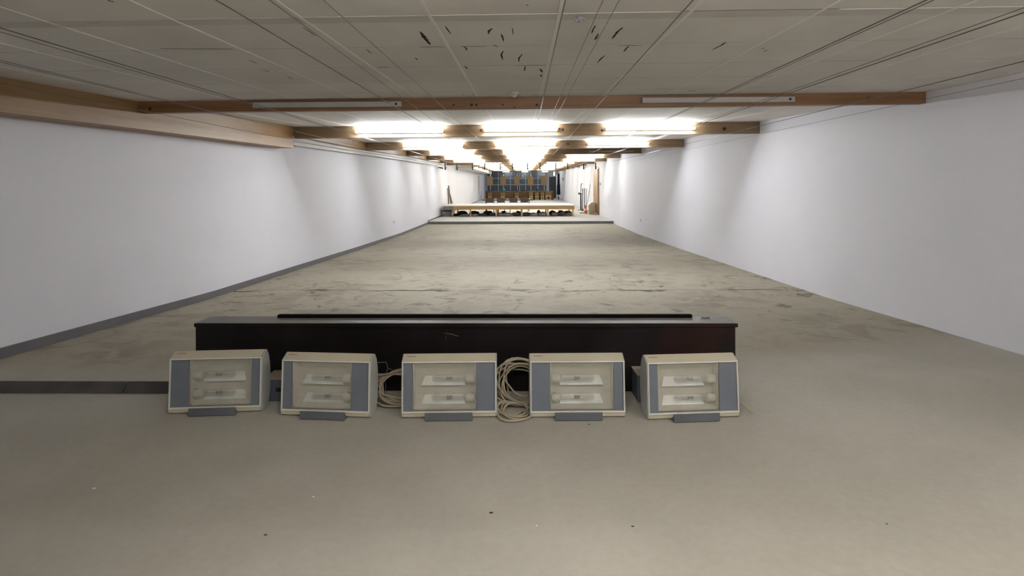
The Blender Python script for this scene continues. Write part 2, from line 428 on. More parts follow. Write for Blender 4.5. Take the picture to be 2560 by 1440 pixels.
# beams: (distance, drop)
BEAMS=[(5.62,.112),(9.5,.20),(13.9,.195),(18.9,.18),(22.9,.185),(26.7,.20)]+[(31.0+4.1*k,.19) for k in range(7)]
XB=-3.9
for i,(Y,d) in enumerate(BEAMS):
    x0 = XB+.002 if Y<26 else WL+.001
    x1 = WR-.001
    b=MB(); t=.10
    b.hexa([(x0,Y,zc(Y,x0)-d),(x1,Y,zc(Y,x1)-d),(x1,Y+t,zc(Y,x1)-d),(x0,Y+t,zc(Y,x0)-d),
            (x0,Y,zc(Y,x0)-.001),(x1,Y,zc(Y,x1)-.001),(x1,Y+t,zc(Y+t,x1)-.001),(x0,Y+t,zc(Y+t,x0)-.001)])
    b.cur=1
    for (kx,ky,kr) in {0:((1134,262,2.6),(1179,262,3.4),(1191,262,3),(1257,262,2.4),(1342,262,3.2),(375,272,4),(1286,268,2)),1:((1811,322,4.5),(1202,326,3),(1407,324,3),(1399,322,2.4),(1505,326,3)),2:((1420,360,2.4),)}.get(i,()):
        q=P(kx,ky,Y); b.tube([(q.x,Y-.0015,q.z),(q.x,Y+.001,q.z)],kr*Y/F,12)
    b.cur=0
    trim(b,[M['beambacklit' if i==0 else 'beamlit'],M['knot']])
# deep beam along the left wall up to the second cross beam, shallower one beyond
def longbeam(x0,x1,prof,m,nm=None):
    b=MB()
    for (ya,za),(yb,zb) in zip(prof,prof[1:]):
        b.hexa([(x0,ya,za),(x1,ya,za),(x1,yb,zb),(x0,yb,zb),(x0,ya,zc(ya,x0)-.001),(x1,ya,zc(ya,x1)-.001),(x1,yb,zc(yb,x1)-.001),(x0,yb,zc(yb,x0)-.001)])
    trim(b,m)
longbeam(WL+.001,XB,[(-3.49,CZ+.50),(2.5,CZ+.53),(5.6,CZ+.57),(9.48,CZ+.615)],M['beamy'])
longbeam(XB-.10,XB,[(9.485,CZ+.83),(13.9,CZ+.85),(18.9,CZ+.95),(26.6,CZ+.98)],M['beamy'])
b=MB()
def corn(x0,x1,prof,h):
    for (ya,za),(yb,zb) in zip(prof,prof[1:]):
        b.hexa([(x0,ya,za),(x1,ya,za),(x1,yb,zb),(x0,yb,zb),(x0,ya,za+h),(x1,ya,za+h),(x1,yb,zb+h),(x0,yb,zb+h)])
corn(WL+.001,XB-.11,[(9.49,CZ+.75),(18.9,CZ+.86),(27.0,CZ+.92)],.10)
corn(WL+.001,WL+.13,[(9.49,CZ+.69),(18.9,CZ+.80),(27.0,CZ+.86)],.06)
trim(b,M['cornice'])
# boxed duct along the left wall over the back half
b=MB(); b.box(WL+.001,-3.1,34.9,56.5,CZ+.93,CZ+1.20); trim(b,M['cornice'])
# baseboard left
b=MB(); pr=[c for c in ys if c>=-3.4]
for a,c in zip(pr,pr[1:]):
    x0,x1=WL+.001,WL+.022; za,zb=interp(FLOOR,a)+.001,interp(FLOOR,c)+.001; h=.085
    b.hexa([(x0,a,za),(x1,a,za),(x1,c,zb),(x0,c,zb),(x0,a,za+h),(x1,a,za+h),(x1,c,zb+h),(x0,c,zb+h)])
struct(b.build('baseboard_left',M['base']))
b=MB(); b.box(WL+.001,WL+.016,STEP+.01,55,PLAT+.001,PLAT+.05); struct(b.build('baseboard_left.001',M['base']))
# kerb board across the floor on the left, in lengths
kz=.0
joints=[PX(-260,3.6),PX(303,3.6),PX(417,3.6),PX(700,3.6)]
b=MB()
for i,(xa,xb) in enumerate(zip([WL+.03]+joints[1:-1],joints[1:])):
    y0=3.60; sk=-.033
    b.hexa([(xa+.003,y0,.001),(xb-.003,y0,.001),(xb-.003+sk,y0+.13,.001),(xa+.003+sk,y0+.13,.001),
            (xa+.003,y0+.006,.006),(xb-.003,y0+.006,.006),(xb-.003+sk,y0+.10,.046),(xa+.003+sk,y0+.10,.046)])
trim(b,M['kerb'])

# ------------------------------------------------------------------ fluorescent battens
def batten(kind, L):
    t = thing('fluorescent_batten','', 'lamp')
    b=MB(); b.box(-L/2,L/2,-.045,-.001,-.026,.026)
    b.build('channel', M['lam'] if kind!='off' else M['dimbatten'], t, bevel=.004)
    b=MB()
    if kind=='off':
        b.tube([(L/2-.05,-.047,0),(L/2-.05,-.052,0)],.012,12); b.build('lampholder',M['hole'],t)
    else:
        for s in (-1,1):
            b=MB(); b.box(s*(L/2-.006)-.008,s*(L/2-.006)+.008,-.085,-.044,-.022,.022); b.build('lampholder',M['lam'],t,bevel=.003)
        b=MB(); b.tube([(-L/2+.014,-.066,0),(L/2-.014,-.070,0)],.024,12)
        b.build('tube',M[{'on':'tube','far':'fartube','rear':'reartube'}[kind]],t)
    return t
def place_batten(cache, kind, L, x, Y, z, label, group, rz=0):
    key=(kind,round(L,2))
    if key not in cache:
        t=batten(kind,L); cache[key]=t; t.location=(x,Y,z); t.rotation_euler=(0,0,rz); t['label']=label; t['group']=group
    else: t=dup(cache[key],(x,Y,z),rz,label,group)
    return t
cache={}
rows=[ # beam index, y px, [(x0,x1,kind)]
 (0,264,[(640,1003,'off'),(1610,1978,'off')]),
 (1,322,[(885,1117,'on'),(1209,1395,'on'),(1507,1741,'on')]),
 (2,355,[(1000,1167,'on'),(1229,1398,'on'),(1460,1630,'on')]),
 (3,376,[(1065,1197,'on'),(1245,1382,'on'),(1470,1588,'off')]),
 (4,388,[(1098,1217,'on'),(1257,1370,'on'),(1405,1521,'on')]),
 (5,397,[(1120,1228,'on'),(1265,1362,'on'),(1397,1497,'on')])]
side3=['left','middle','right']; side2=['left','right']
names=['nearest','second','third','fourth','fifth','sixth']
for bi,py,ls in rows:
    Y,d=BEAMS[bi]
    for k,(x0,x1,kind) in enumerate(ls):
        xa,xb=PX(x0,Y),PX(x1,Y); L=1.2 if (xb-xa)<1.35 else 1.5
        if bi==1 and k==1: L=1.24
        x=(xa+xb)/2; z=zc(Y,x)-d*.52
        pos=(side3 if len(ls)==3 else side2)[k]
        lab=('unlit dusty fluorescent batten without tube on the %s ceiling beam, %s one'%(names[bi],pos)) if kind=='off' else \
            ('lit white batten on the %s ceiling beam from the camera, %s of three'%(names[bi],pos))
        place_batten(cache,kind,L,x,Y-.001,z,lab,'unlit battens' if kind=='off' else 'lit battens on the nearer beams')
for k in range(6,12):
    Y,d=BEAMS[k]
    for j,x in enumerate((-1.9,.1,2.1)):
        place_batten(cache,'far',1.5,x,Y-.001,zc(Y,x)-d*.5,'lit batten over the firing points, %s beam from the camera, %s of three'%(ORD[k],side3[j]),'lit battens over the firing points')
for x,nm in ((.1,'left'),(2.3,'right')):     # on the ceiling above the camera
    o=place_batten(cache,'rear',1.5,x,.7,zc(.7,x)-.003,'lit fluorescent batten on the ceiling right above the camera, %s one'%nm,'battens above the camera')
    o.rotation_euler=(math.pi/2,0,0)

# ------------------------------------------------------------------ cables and hangers
HX=[PX(p,27.4) for p in (1113,1143,1181.5,1212,1251,1281,1319,1350,1389.5,1419,1459,1489)]
CAB=[(-4.93,0),(-4.1,1),(-4.02,1),(-3.35,2),(-3.24,2),(-1.67,4),(-1.32,4),(-1.148,5),(.215,6),(.456,6),(.57,6),(.87,7),(2.20,8),(2.24,8),(2.83,9),(2.92,9),(4.14,10),(4.77,11)]
for i,(s,h) in enumerate(CAB):
    zz=.735; r=.0030 if i in (0,4,5,8,11,12,15,16) else .0018
    b=MB(); off=.012*((i%2)*2-1)
    p0=Vector((s*zz,-3.2,CZ+zz+.002)); p1=Vector((HX[h]+off,27.35,CZ+.70))
    pts=[p0.lerp(p1,t/12)+Vector((0,0,-.012*math.sin(math.pi*t/12))) for t in range(13)]
    b.tube(pts,r,6)
    tag(b.build('steel_cable',M['cable']),'thin steel cable stretched under the ceiling down the hall, %s from the left'%ORD[i],'cable','target carrier cables under the ceiling')
h0=None
for i,x in enumerate(HX):
    lab='black cable hanger below the ceiling at the firing platform, %s from the left'%ORD[i]
    if h0 is None:
        h0=thing('cable_hanger',lab,'hanger',(x,27.4,0),0,'row of cable hangers')
        b=MB(); b.box(-.026,.026,-.02,.02,CZ+.66,CZ+.98); b.box(-.012,.012,-.012,.012,CZ+.98,zc(27.4,-4)-.001); b.build('stem',M['black'],h0)
        b=MB(); b.tube([(.02,-.03,CZ+.71),(.02,.03,CZ+.71)],.028,12); b.build('pulley',M['black'],h0)
        b=MB(); b.box(0,.09,-.012,.012,CZ+.76,CZ+.785); b.build('arm',M['black'],h0)
    else: dup(h0,(x,27.4,0),None,lab)
# smoke detectors
def detector(x,y,lab):
    t=thing('smoke_detector',lab,'smoke detector',(x,y,zc(y,x)),0,'smoke detectors')
    b=MB(); b.lathe([(.046,-.001),(.046,-.010),(.036,-.020)],seg=24); b.build('base',M['detect'],t)
    b=MB(); b.lathe([(.030,-.0205),(.024,-.034),(.012,-.046),(.003,-.048)],seg=24); b.build('sensor_head',M['detect'],t)
detector(PX(1287,5.3),5.3,'round white smoke detector on the ceiling before the nearest beam')
detector(PX(1287,11.0),11.0,'round white smoke detector on the ceiling behind the second beam')
# torn ceiling fibre by the band
b=MB(); q=on_ceiling(1450,42)
for k in range(7):
    a=k*.9; b.tube([(q.x,q.y,q.z+.001),(q.x+.02*math.cos(a),q.y+.012*math.sin(a),q.z-.012-.003*k),(q.x+.03*math.cos(a),q.y+.02*math.sin(a*1.3),q.z-.008-.004*(k%3))],[.006,.005,.002],6)
tag(b.build('torn_fibre',M['greyfelt']),'scrap of torn grey fibre hanging from the joint in the ceiling boards','debris')

# ------------------------------------------------------------------ dark long box behind the floodlights
YB=3.66
xl,xr=PX(487,YB),PX(1837,YB)
t=thing('long_box','long dark brown box on the floor behind the row of floodlights','box',((xl+xr)/2,YB,0.0))
hw=(xr-xl)/2; H=.448
b=MB(); b.box(-hw,hw,0,.018,.002,H-.02); b.build('front_panel',M['box'],t,bevel=.003)
b=MB(); b.box(-hw,-hw+.018,.019,.17,.002,H-.02); b.build('end_panel',M['box'],t)
b=MB(); b.box(hw-.018,hw,.019,.17,.002,H-.02); b.build('end_panel',M['box'],t)
b=MB(); b.box(-hw+.019,hw-.019,.152,.17,.002,H-.02); b.build('back_panel',M['box'],t)
b=MB(); b.box(-hw,hw+.006,-.004,.178,H-.019,H); b.build('lid',M['lid'],t,bevel=.003)
b=MB(); b.box(-hw-.002,hw+.012,-.012,-.0045,H-.026,H-.003); b.box(-hw+.9,hw-.6,-.010,-.0005,H-.034,H-.03); b.build('edge_strip',M['box'],t)
b=MB(); c0_=-((xl+xr)/2)
for (x0,z0,x1,z1,wd) in ((1108,832,1146,841,.006),(1118,822,1114,850,.003)):
    p0=P(x0,z0,YB); p1=P(x1,z1,YB); b.tube([(p0.x+c0_,-.0005,p0.z),((p0.x+p1.x)/2+c0_,-.0012,(p0.z+p1.z)/2+.003),(p1.x+c0_,-.0005,p1.z)],[wd*.3,wd,wd*.8],6)
b.build('paint_smear',M['smear'],t)
xa,xb=PX(695,YB+.15),PX(1727,YB+.15)
b=MB(); b.box(xa,xb,YB+.128,YB+.165,H+.001,H+.020)
tag(b.build('dark_rail',M['railblack'],bevel=.002),'thin black rail lying on the back edge of the long dark box','rail')
for i,(px,sx) in enumerate(((1757,1.0),(1768,.6))):
    x=PX(px,YB+.1); b=MB()
    b.tube([(x-.015,YB+.10,H+.003),(x-.004,YB+.11,H+.008),(x+.010,YB+.105,H+.006),(x+.018*sx,YB+.095,H+.003)],[.002,.004,.004,.002],6)
    tag(b.build('wood_splinter',M['filament']),['larger dark splinter on the right end of the dark box lid','smaller dark splinter on the right end of the dark box lid'][i],'splinter','splinters on the box')

# ------------------------------------------------------------------ floodlights
W2=.270
PROF=[(.001,.034),(.004,.010),(.018,.0),(.075,.0),(.115,.008),(.135,.045),(.150,.11),(.155,.18),(.148,.25),(.128,.31),(.100,.346),(.083,.352),(.021,.322)]
def floodlight(mirror):
    s=-1 if mirror else 1      # lamp caps sit on the s side
    t=thing('floodlight','', 'floodlight')
    th=.006
    # skin (open at the front)
    inner=[]
    n=len(PROF); cx,cz_=.09,.18
    for (d,z) in PROF:
        v=Vector((d-cx,z-cz_)); v*= (1-th/v.length); inner.append((cx+v.x,cz_+v.y))
    b=MB(); vs=[]
    for x in (-W2,W2):
        vs+=[(x,d,z) for d,z in PROF]
    for x in (-W2+.004,W2-.004):
        vs+=[(x,d,z) for d,z in inner]
    fs=[]
    for i in range(n-1):
        fs.append((i,i+1,n+i+1,n+i)); fs.append((2*n+i+1,2*n+i,3*n+i,3*n+i+1))
    fs.append((0,n,3*n,2*n)); fs.append((n-1,2*n-1,4*n-1,3*n-1))
    b.smooth=True; b.add(vs,fs); b.smooth=False
    b.build('housing',M['cream'],t)
    for sx in (-1,1):
        b=MB(); xa=sx*W2; b.prism(PROF,min(xa,xa+sx*.007),max(xa,xa+sx*.007),'x'); b.build('end_cap',M['shellgrey'],t,bevel=.003)
    # front frame ring, tilted back
    def fp(x,z,d=0):   # point on tilted front plane, z measured up the face 0..1
        zz=.030+z*(.322-.030); dd=.002+z*.019
        return (x,dd-.006+d,zz)
    b=MB()
    def bar(x0,x1,z0,z1):
        b.hexa([fp(x0,z0),fp(x1,z0),fp(x1,z0,.012),fp(x0,z0,.012),fp(x0,z1),fp(x1,z1),fp(x1,z1,.012),fp(x0,z1,.012)])
    bar(-W2-.003,W2+.003,.005,.038); bar(-W2-.002,W2+.002,.982,1.008); bar(-W2-.002,-W2+.0045,.035,.982); bar(W2-.0045,W2+.002,.035,.982)
    b.build('front_frame',M['creamw'],t,bevel=.002)
    b=MB(); g0,g1=.036,.974
    b.hexa([fp(-W2+.005,g0,.0125),fp(W2-.005,g0,.0125),fp(W2-.005,g0,.015),fp(-W2+.005,g0,.015),fp(-W2+.005,g1,.0125),fp(W2-.005,g1,.0125),fp(W2-.005,g1,.015),fp(-W2+.005,g1,.015)])
    b.build('glass_pane',M['glass'],t)
    # mask plates behind the glass: wide one on the lamp cap side
    for sx,wd in ((s,.106),(-s,.052)):
        xa=sx*(W2-.0055); xb=xa-sx*wd; x0,x1=min(xa,xb),max(xa,xb)
        b=MB(); b.hexa([fp(x0,.037,.009),fp(x1,.037,.009),fp(x1,.037,.012),fp(x0,.037,.012),fp(x0,.973,.009),fp(x1,.973,.009),fp(x1,.973,.012),fp(x0,.973,.012)])
        b.build('mask_plate',M['mask'],t)
    # reflector trough
    xw=s*(W2-.116); xn=-s*(W2-.062); x0,x1=min(xw,xn),max(xw,xn)
    b=MB(); b.smooth=True
    prof=[(.034,.040),(.070,.055),(.094,.09),(.101,.13),(.094,.175),(.101,.22),(.097,.27),(.076,.305),(.042,.316)]
    vs=[(x0,d,z) for d,z in prof]+[(x1,d,z) for d,z in prof]+[(x0,d+.004,z) for d,z in prof]+[(x1,d+.004,z) for d,z in prof]; n2=len(prof)
    b.add(vs,[(i,i+1,n2+i+1,n2+i) for i in range(n2-1)]+[(2*n2+i,3*n2+i,3*n2+i+1,2*n2+i+1) for i in range(n2-1)])
    b.smooth=False
    for x in (x0,x1): b.box(x-.0015,x+.0015,.026,.10,.05,.31)
    b.build('reflector',M['refl'],t)
    # two lamps
    for j,z in enumerate((.105,.215)):
        # flat insert under each lamp, its mirror reflection put into the pale colour
        b=MB(); c=-s*.035
        b.hexa([(c-.135,.066,z-.045),(c+.125,.066,z-.045),(c+.125,.068,z-.045),(c-.135,.068,z-.045),
                (c-.115,.094,z+.002),(c+.105,.094,z+.002),(c+.105,.096,z+.002),(c-.115,.096,z+.002)])
        b.build('reflector_insert',M['mirror'],t)
        yb=.052
        o=MB(); L0=s*.095; L1=-s*.105
        o.tube([(L0,yb,z),(L0-s*.01,yb,z),(L1+s*.02,yb,z),(L1+s*.006,yb,z),(L1,yb,z)],[.018,.021,.021,.014,.003],14)
        bulb=o.build('bulb',M['bulbglass'],t)
        o=MB(); o.tube([(s*.014,yb,z),(-s*.018,yb,z)],.0062,10); o.tube([(s*.014,yb,z),(s*.088,yb,z)],.0016,6); o.tube([(-s*.018,yb,z),(-s*.095,yb,z)],.0016,6)
        o.tube([(s*.013,yb,z),(s*.007,yb,z)],.0085,10); o.tube([(-s*.012,yb,z),(-s*.018,yb,z)],.0085,10)
        o.build('arc_tube',M['filament'],bulb)
        o=MB(); o.tube([(s*.094,yb,z),(s*.100,yb,z),(s*.130,yb,z),(s*.146,yb,z)],[.018,.024,.026,.021],18)
        o.build('lamp_cap',M['ceramic'],bulb)
        if j==0:
            o=MB(); pts=[(s*(.128+.022*math.cos(a)),yb-.008,z+.029*math.sin(a)) for a in [math.radians(q) for q in range(-100,101,20)]]
            o.tube(pts,.0022,6); o.build('spring_clip',M['black'],bulb)
    # slate foot bracket in front
    b=MB(); c=s*-.0; 
    b.box(-.135,.137,-.040,-.034,-.0+.003,.048); b.box(-.135,.137,-.0335,.06,.0005,.004)
    b.prism([(-.0335,.004),(.0,.004),(-.0335,.045)],.130,.137,'x'); b.prism([(-.0335,.004),(.0,.004),(-.0335,.045)],-.135,-.128,'x')
    b.tube([(.04,-.041,.034),(.04,-.043,.034)],.003,8)
    br=b.build('foot_bracket',M['bracket'],t,bevel=.0015)
    # faint worn type mark on the top shell and lower lip (not legible in the photo)
    b=MB(); rr=random.Random(3)
    x=-W2+.018
    for k in range(9):
        wd=rr.uniform(.003,.007); 
        u=.62; d=.021+(.085-.021)*u; z=.322+(.352-.322)*u
        b.hexa([(x,d-.001,z-.0003),(x+wd,d-.001,z-.0003),(x+wd,d+.004,z+.0021),(x,d+.004,z+.0021),(x,d-.001,z+.0007),(x+wd,d-.001,z+.0007),(x+wd,d+.004,z+.0031),(x,d+.004,z+.0031)])
        x+=wd+.0015
    b.build('worn_mark',M['faint'],t)
    return t
FL=[(534,True,4.5,'floodlight at the left end of the row, beside the grey kerb board'),
    (809,False,-4.0,'floodlight turned slightly left, second from the left in the row'),
    (1120,False,2.0,'floodlight in the middle of the row, between two heaps of cable'),
    (1442,True,1.5,'floodlight right of the larger heap of cable, fourth from the left'),
    (1733,False,5.0,'floodlight at the right end of the row, a loose wire beside it')]
pro={}
YL=[3.29,3.24,3.23,3.24,3.23]
for (px,mir,rot,lab),Y in zip(FL,YL):
    x=PX(px,Y)
    if mir not in pro:
        pro[mir]=floodlight(mir); o=pro[mir]; o.location=(x,Y,0.001); o.rotation_euler=(0,0,math.radians(rot)); o['label']='cream and grey '+lab; o['group']='row of five floodlights'
    else: o=dup(pro[mir],(x,Y,0.001),math.radians(rot),'cream and grey '+lab,'row of five floodlights')
    o.scale=(.975 if px in (534,809,1733) else 1.0,1,1)

# ------------------------------------------------------------------ cords and small boxes between them
def coil(name,cx,cy,cz,n,rx,ry,tilt,seed,m,r=.0048,lift=.0,flat=1.0):
    rr=random.Random(seed); b=MB(); pts=[]
    ph=[rr.uniform(0,6.28) for _ in range(4)]
    tot=n*28
    Rm=Matrix.Rotation(tilt,3,'X')
    for k in range(tot+1):
        a=2*math.pi*k/28; lp=k/28
        w=1+.13*math.sin(lp*1.7+ph[0])+.10*math.sin(lp*3.1+ph[1])
        ox=.022*math.sin(lp*2.3+ph[2]); oy=.018*math.sin(lp*1.9+ph[3])
        w+=.06*math.sin(3*a+lp*2.2)+.05*math.sin(2*a-lp*3.3); p=Rm@Vector((rx*w*math.cos(a)+ox, ry*w*math.sin(a)+oy, .045*flat*math.sin(lp*2.9+a*.5)+.006*math.sin(3*a)))
        z=max(cz+p.z,.007+.004*(lp%3))
        pts.append((cx+p.x,cy+p.y,z))
    b.tube(pts,r,7); return b
cA=PX(1005,3.5)
b=coil('c',cA,3.47,.085,8,.155,.105,math.radians(38),5,None,r=.0052,flat=.6)
b.tube([(cA-.15,3.42,.19),(cA-.10,3.5,.165),(cA,3.52,.185),(cA+.12,3.5,.20)],.005,7)
tag(b.build('cable_coil',M['cord']),'coil of cream cable on the floor between the second and third floodlights','cable')
cB=PX(1300,3.5)
b=coil('c',cB+.0,3.49,.115,9,.135,.125,math.radians(50),11,None,r=.0055,flat=1.1)
c2=coil('c',cB-.035,3.29,.02,6,.085,.085,math.radians(5),21,None,r=.0052,flat=.45)
b.add(c2.v,c2.f)
b.sm=[True]*len(b.sm)
tag(b.build('cable_coil',M['cord']),'larger tangle of cream cable heaped between the third and fourth floodlights','cable')
b=MB(); x=PX(950,3.5)
b.tube([(x-.05,3.53,.20),(x-.03,3.54,.225),(x+.02,3.55,.225),(x+.035,3.54,.19),(x+.02,3.52,.14),(x+.03,3.5,.09),(x+.04,3.45,.02)],.0028,6)
b.tube([(x+.035,3.54,.19),(x+.08,3.55,.165),(x+.14,3.56,.13)],.0022,6)
tag(b.build('thin_wire',M['darkcord']),'thin grey wire looping up beside the second floodlight','wire')
b=MB(); p=P(1850,1000,3.36); 
b.tube([(p.x-.03,3.36,.06),(p.x+.0,3.35,.055),(p.x+.04,3.33,.02),(p.x+.055,3.31,.006)],.004,7)
tag(b.build('thin_wire',M['cord']),'short loose wire on the floor right of the last floodlight','wire')
def jbox(px,lab,m,h,w2):
    x=PX(px,3.48); t=thing('ballast_box',lab,'box',(x,3.48,.001),0.03)
    b=MB(); b.box(-w2,w2,0,.16,0,h); b.build('body',m,t,bevel=.004)
    b=MB(); b.box(-w2-.004,w2+.004,-.004,.164,h+.0005,h+.006); b.build('cover',M['boxtop'],t,bevel=.002)
    b=MB(); b.box(.0,.03,-.006,-.0005,h*.45,h*.62); b.build('latch',M['black'],t)
jbox(1622,'blue grey ballast box with beige cover between the fourth and fifth floodlights',M['boxblue'],.165,.075)
jbox(688,'dark blue ballast box with beige cover between the first and second floodlights',M['boxblue'],.135,.075)

# small chips on the foreground floor
for i,(px,py,s) in enumerate([(232,1232,.006),(780,1248,.004),(1224,1283,.007),(1578,1313,.005),(2213,1300,.004),(890,955,.003),(660,1345,.006),(1470,1060,.006),(1338,1314,.004)]):
    Y=CZ*F/(py-VY+ (px-1280)*.0045); x=PX(px,Y); b=MB()
    b.lathe([(s,0.0005),(s*.9,.002),(s*.3,.0035)],(x,Y,0),7,1.3,.8)
    tag(b.build('debris_chip',M['whitep'] if i in (0,1,8) else M['filament']),['white','pale'][i%2]*(i in (0,1,8))+'dark'*(i not in (0,1,8))+' speck of debris on the foreground floor, %s from the left'%ORD[sorted([232,780,1224,1578,2213,890,660,1470,1338]).index(px)],'debris','specks on the floor')

# ------------------------------------------------------------------ sockets
def socket(x,y,z,sx,lab):
    t=thing('wall_socket',lab,'socket',(x,y,z),0)
    b=MB(); b.box(min(0,sx*.02),max(0,sx*.02),-.04,.04,-.04,.04); b.build('plate',M['whitep'],t,bevel=.004)
    b=MB(); b.tube([(sx*.0205,0,0),(sx*.024,0,0)],.02,12); b.build('outlet',M['dimbatten'],t)
y=4.19*F/(1306-983); socket(WL+.001,y,P(983,555,y).z,1,'small white wall socket low on the left wall before the step')
y=WR*F/(1600-1306); socket(WR-.001,y,P(1600,551,y).z,-1,'small white wall socket low on the right wall before the step')

# ------------------------------------------------------------------ firing platform: low bench
YT=28.3
xl,xr=PX(1108,YT),PX(1436,YT)
ZT=P(1306,513,YT).z-PLAT
t=thing('shooting_bench','long low wooden shooting bench with white top on the raised platform','bench',((xl+xr)/2,YT,PLAT))
hw=(xr-xl)/2
b=MB(); b.box(-hw,hw,-.02,2.5,ZT-.045,ZT); b.build('bench_top',M['tablewhite'],t,bevel=.005)
xg=PX(1133,YT)-(xl+xr)/2
b=MB(); b.box(xg,hw,0,.04,ZT-.215,ZT-.046); b.build('front_rail',M['board'],t,bevel=.004)
b=MB(); b.box(-hw,xg-.002,.001,.04,ZT-.235,ZT-.046); b.build('grey_rail',M['greyfelt'],t)
b=MB(); b.box(-hw,hw,2.4,2.44,ZT-.18,ZT-.046); b.build('back_rail',M['board'],t)
for px in (1131,1175.5,1240,1304.5,1369.5,1432):
    xx=PX(px,YT)-(xl+xr)/2
    b=MB(); b.box(xx-.035,xx+.035,.041,.11,0.001,ZT-.046); b.build('leg',M['board'],t,bevel=.003)
for px in (1131,1240,1369.5,1432):
    xx=PX(px,YT)-(xl+xr)/2
    b=MB(); b.box(xx-.035,xx+.035,2.33,2.399,0.001,ZT-.046); b.build('leg',M['board'],t,bevel=.003)
# grey folded mats at its left end
for i in range(2):
    b=MB(); rr=random.Random(40+i); x0=xl-.03-.03*i; 
    b.smooth=True
    b.prism([(x0,PLAT+.20+.07*i),(x0+.28,PLAT+.185+.07*i),(x0+.44,PLAT+.20+.07*i),(x0+.44,PLAT+.235+.07*i),(x0+.2,PLAT+.25+.07*i),(x0+.02,PLAT+.24+.07*i)],YT+.05,YT+.7,'y')
    b.smooth=False
    if i==0:
        b.box(x0+.08,x0+.36,YT+.1,YT+.6,PLAT+.001,PLAT+.19)
    tag(b.build('folded_mat',M['greyfelt'] if i==0 else M['sackd']),['grey folded mat under the left end of the shooting bench','dark folded mat topmost under the left end of the shooting bench'][i],'mat')
# blankets and cushions stuffed below
def blob(name,cx,cy,cz,rx,ry,rz,seed,m,lab,grp):
    rr=random.Random(seed); b=MB(); n1,n2=18,10; vs=[];fs=[]
    k1,k2,k3=[rr.uniform(0,6.28) for _ in range(3)]
    for i in range(n2+1):
        ph=math.pi*i/n2
        for j in range(n1):
            a=2*math.pi*j/n1
            w=1+.13*math.sin(2*a+k1)*math.sin(ph)+.10*math.sin(3*a+k2)+.07*math.sin(5*ph+k3)
            z=rz*math.cos(ph)*(1+.12*math.sin(3*a+k3))
            vs.append((cx+rx*w*math.sin(ph)**.7*math.cos(a),cy+ry*w*math.sin(ph)**.7*math.sin(a),max(cz+z,PLAT+.002)))
    for i in range(n2):
        for j in range(n1):
            j2=(j+1)%n1; fs.append((i*n1+j,i*n1+j2,(i+1)*n1+j2,(i+1)*n1+j))
    b.smooth=True; b.add(vs,fs); tag(b.build(name,m),lab,'cushion',grp)
CU=[(1140,9,.10,'sackd'),(1155,13,.215,'sackd'),(1163,12,.11,'sack'),(1186,13,.21,'sackd'),(1187,11,.12,'sack'),(1206,11,.13,'sack'),(1220,14,.225,'sackd'),(1232,8,.16,'sack'),
    (1250,9,.17,'sack'),(1259,6,.21,'sackd'),(1269,14,.165,'sack'),(1288,13,.16,'sack'),(1296,6,.22,'sackd'),
    (1316,13,.17,'sack'),(1335,12,.16,'sack'),(1346,5,.24,'sackd'),(1357,12,.20,'sack'),
    (1380,8,.215,'sackd'),(1385,9,.19,'sack'),(1400,13,.18,'sack'),(1402,8,.24,'sackd'),(1418,11,.20,'sackd'),(1423,9,.17,'sack')]
srt=sorted(c[0] for c in CU)
EXT=ORD+['nineteenth','twentieth','twenty-first','twenty-second','twenty-third']
for i,(px,hw_,h,m) in enumerate(CU):
    cy=YT+(.95+.36*(i%2) if m=='sackd' else .28+.34*(i%2))
    blob('blanket_bundle',PX(px,cy),cy,PLAT+h*.42,hw_*cy/F,.16,h*.6,100+i,M[m],
         ('grey brown' if m=='sack' else 'dark brown')+' blanket bundle under the shooting bench, %s from the left'%EXT[srt.index(px)],'blanket bundles under the bench')
# chairs
YC=31.55
def chair(x,lab):
    t=thing('stacking_chair',lab,'chair',(x,YC,PLAT),0,'brown chairs behind the bench')
    b=MB(); pr=[(-.20,.60),(-.235,.70),(-.225,.80),(-.15,.845),(0,.86),(.15,.845),(.225,.80),(.235,.70),(.20,.60),(.1,.585),(-.1,.585)]
    b.prism(pr,.0,.035,'y'); b.build('backrest',M['brownfab'],t,bevel=.008)
    b=MB(); b.box(-.22,.22,.05,.46,.43,.47); b.build('seat',M['brownfab'],t,bevel=.012)
    for sx in (-1,1):
        b=MB(); b.tube([(sx*.2,.045,.001),(sx*.205,.04,.45),(sx*.19,.045,.72)],.012,8); b.build('leg',M['black'],t)
        b=MB(); b.tube([(sx*.2,.44,.001),(sx*.2,.43,.43)],.012,8); b.build('leg',M['black'],t)
    return t
c0=None
for i,px in enumerate((1225,1252,1283.5,1311)):
    lab='brown stacking chair behind the low bench, %s from the left'%ORD[i]
    if c0 is None: c0=chair(PX(px,YC),lab)
    else: dup(c0,(PX(px,YC),YC,PLAT),None,lab)
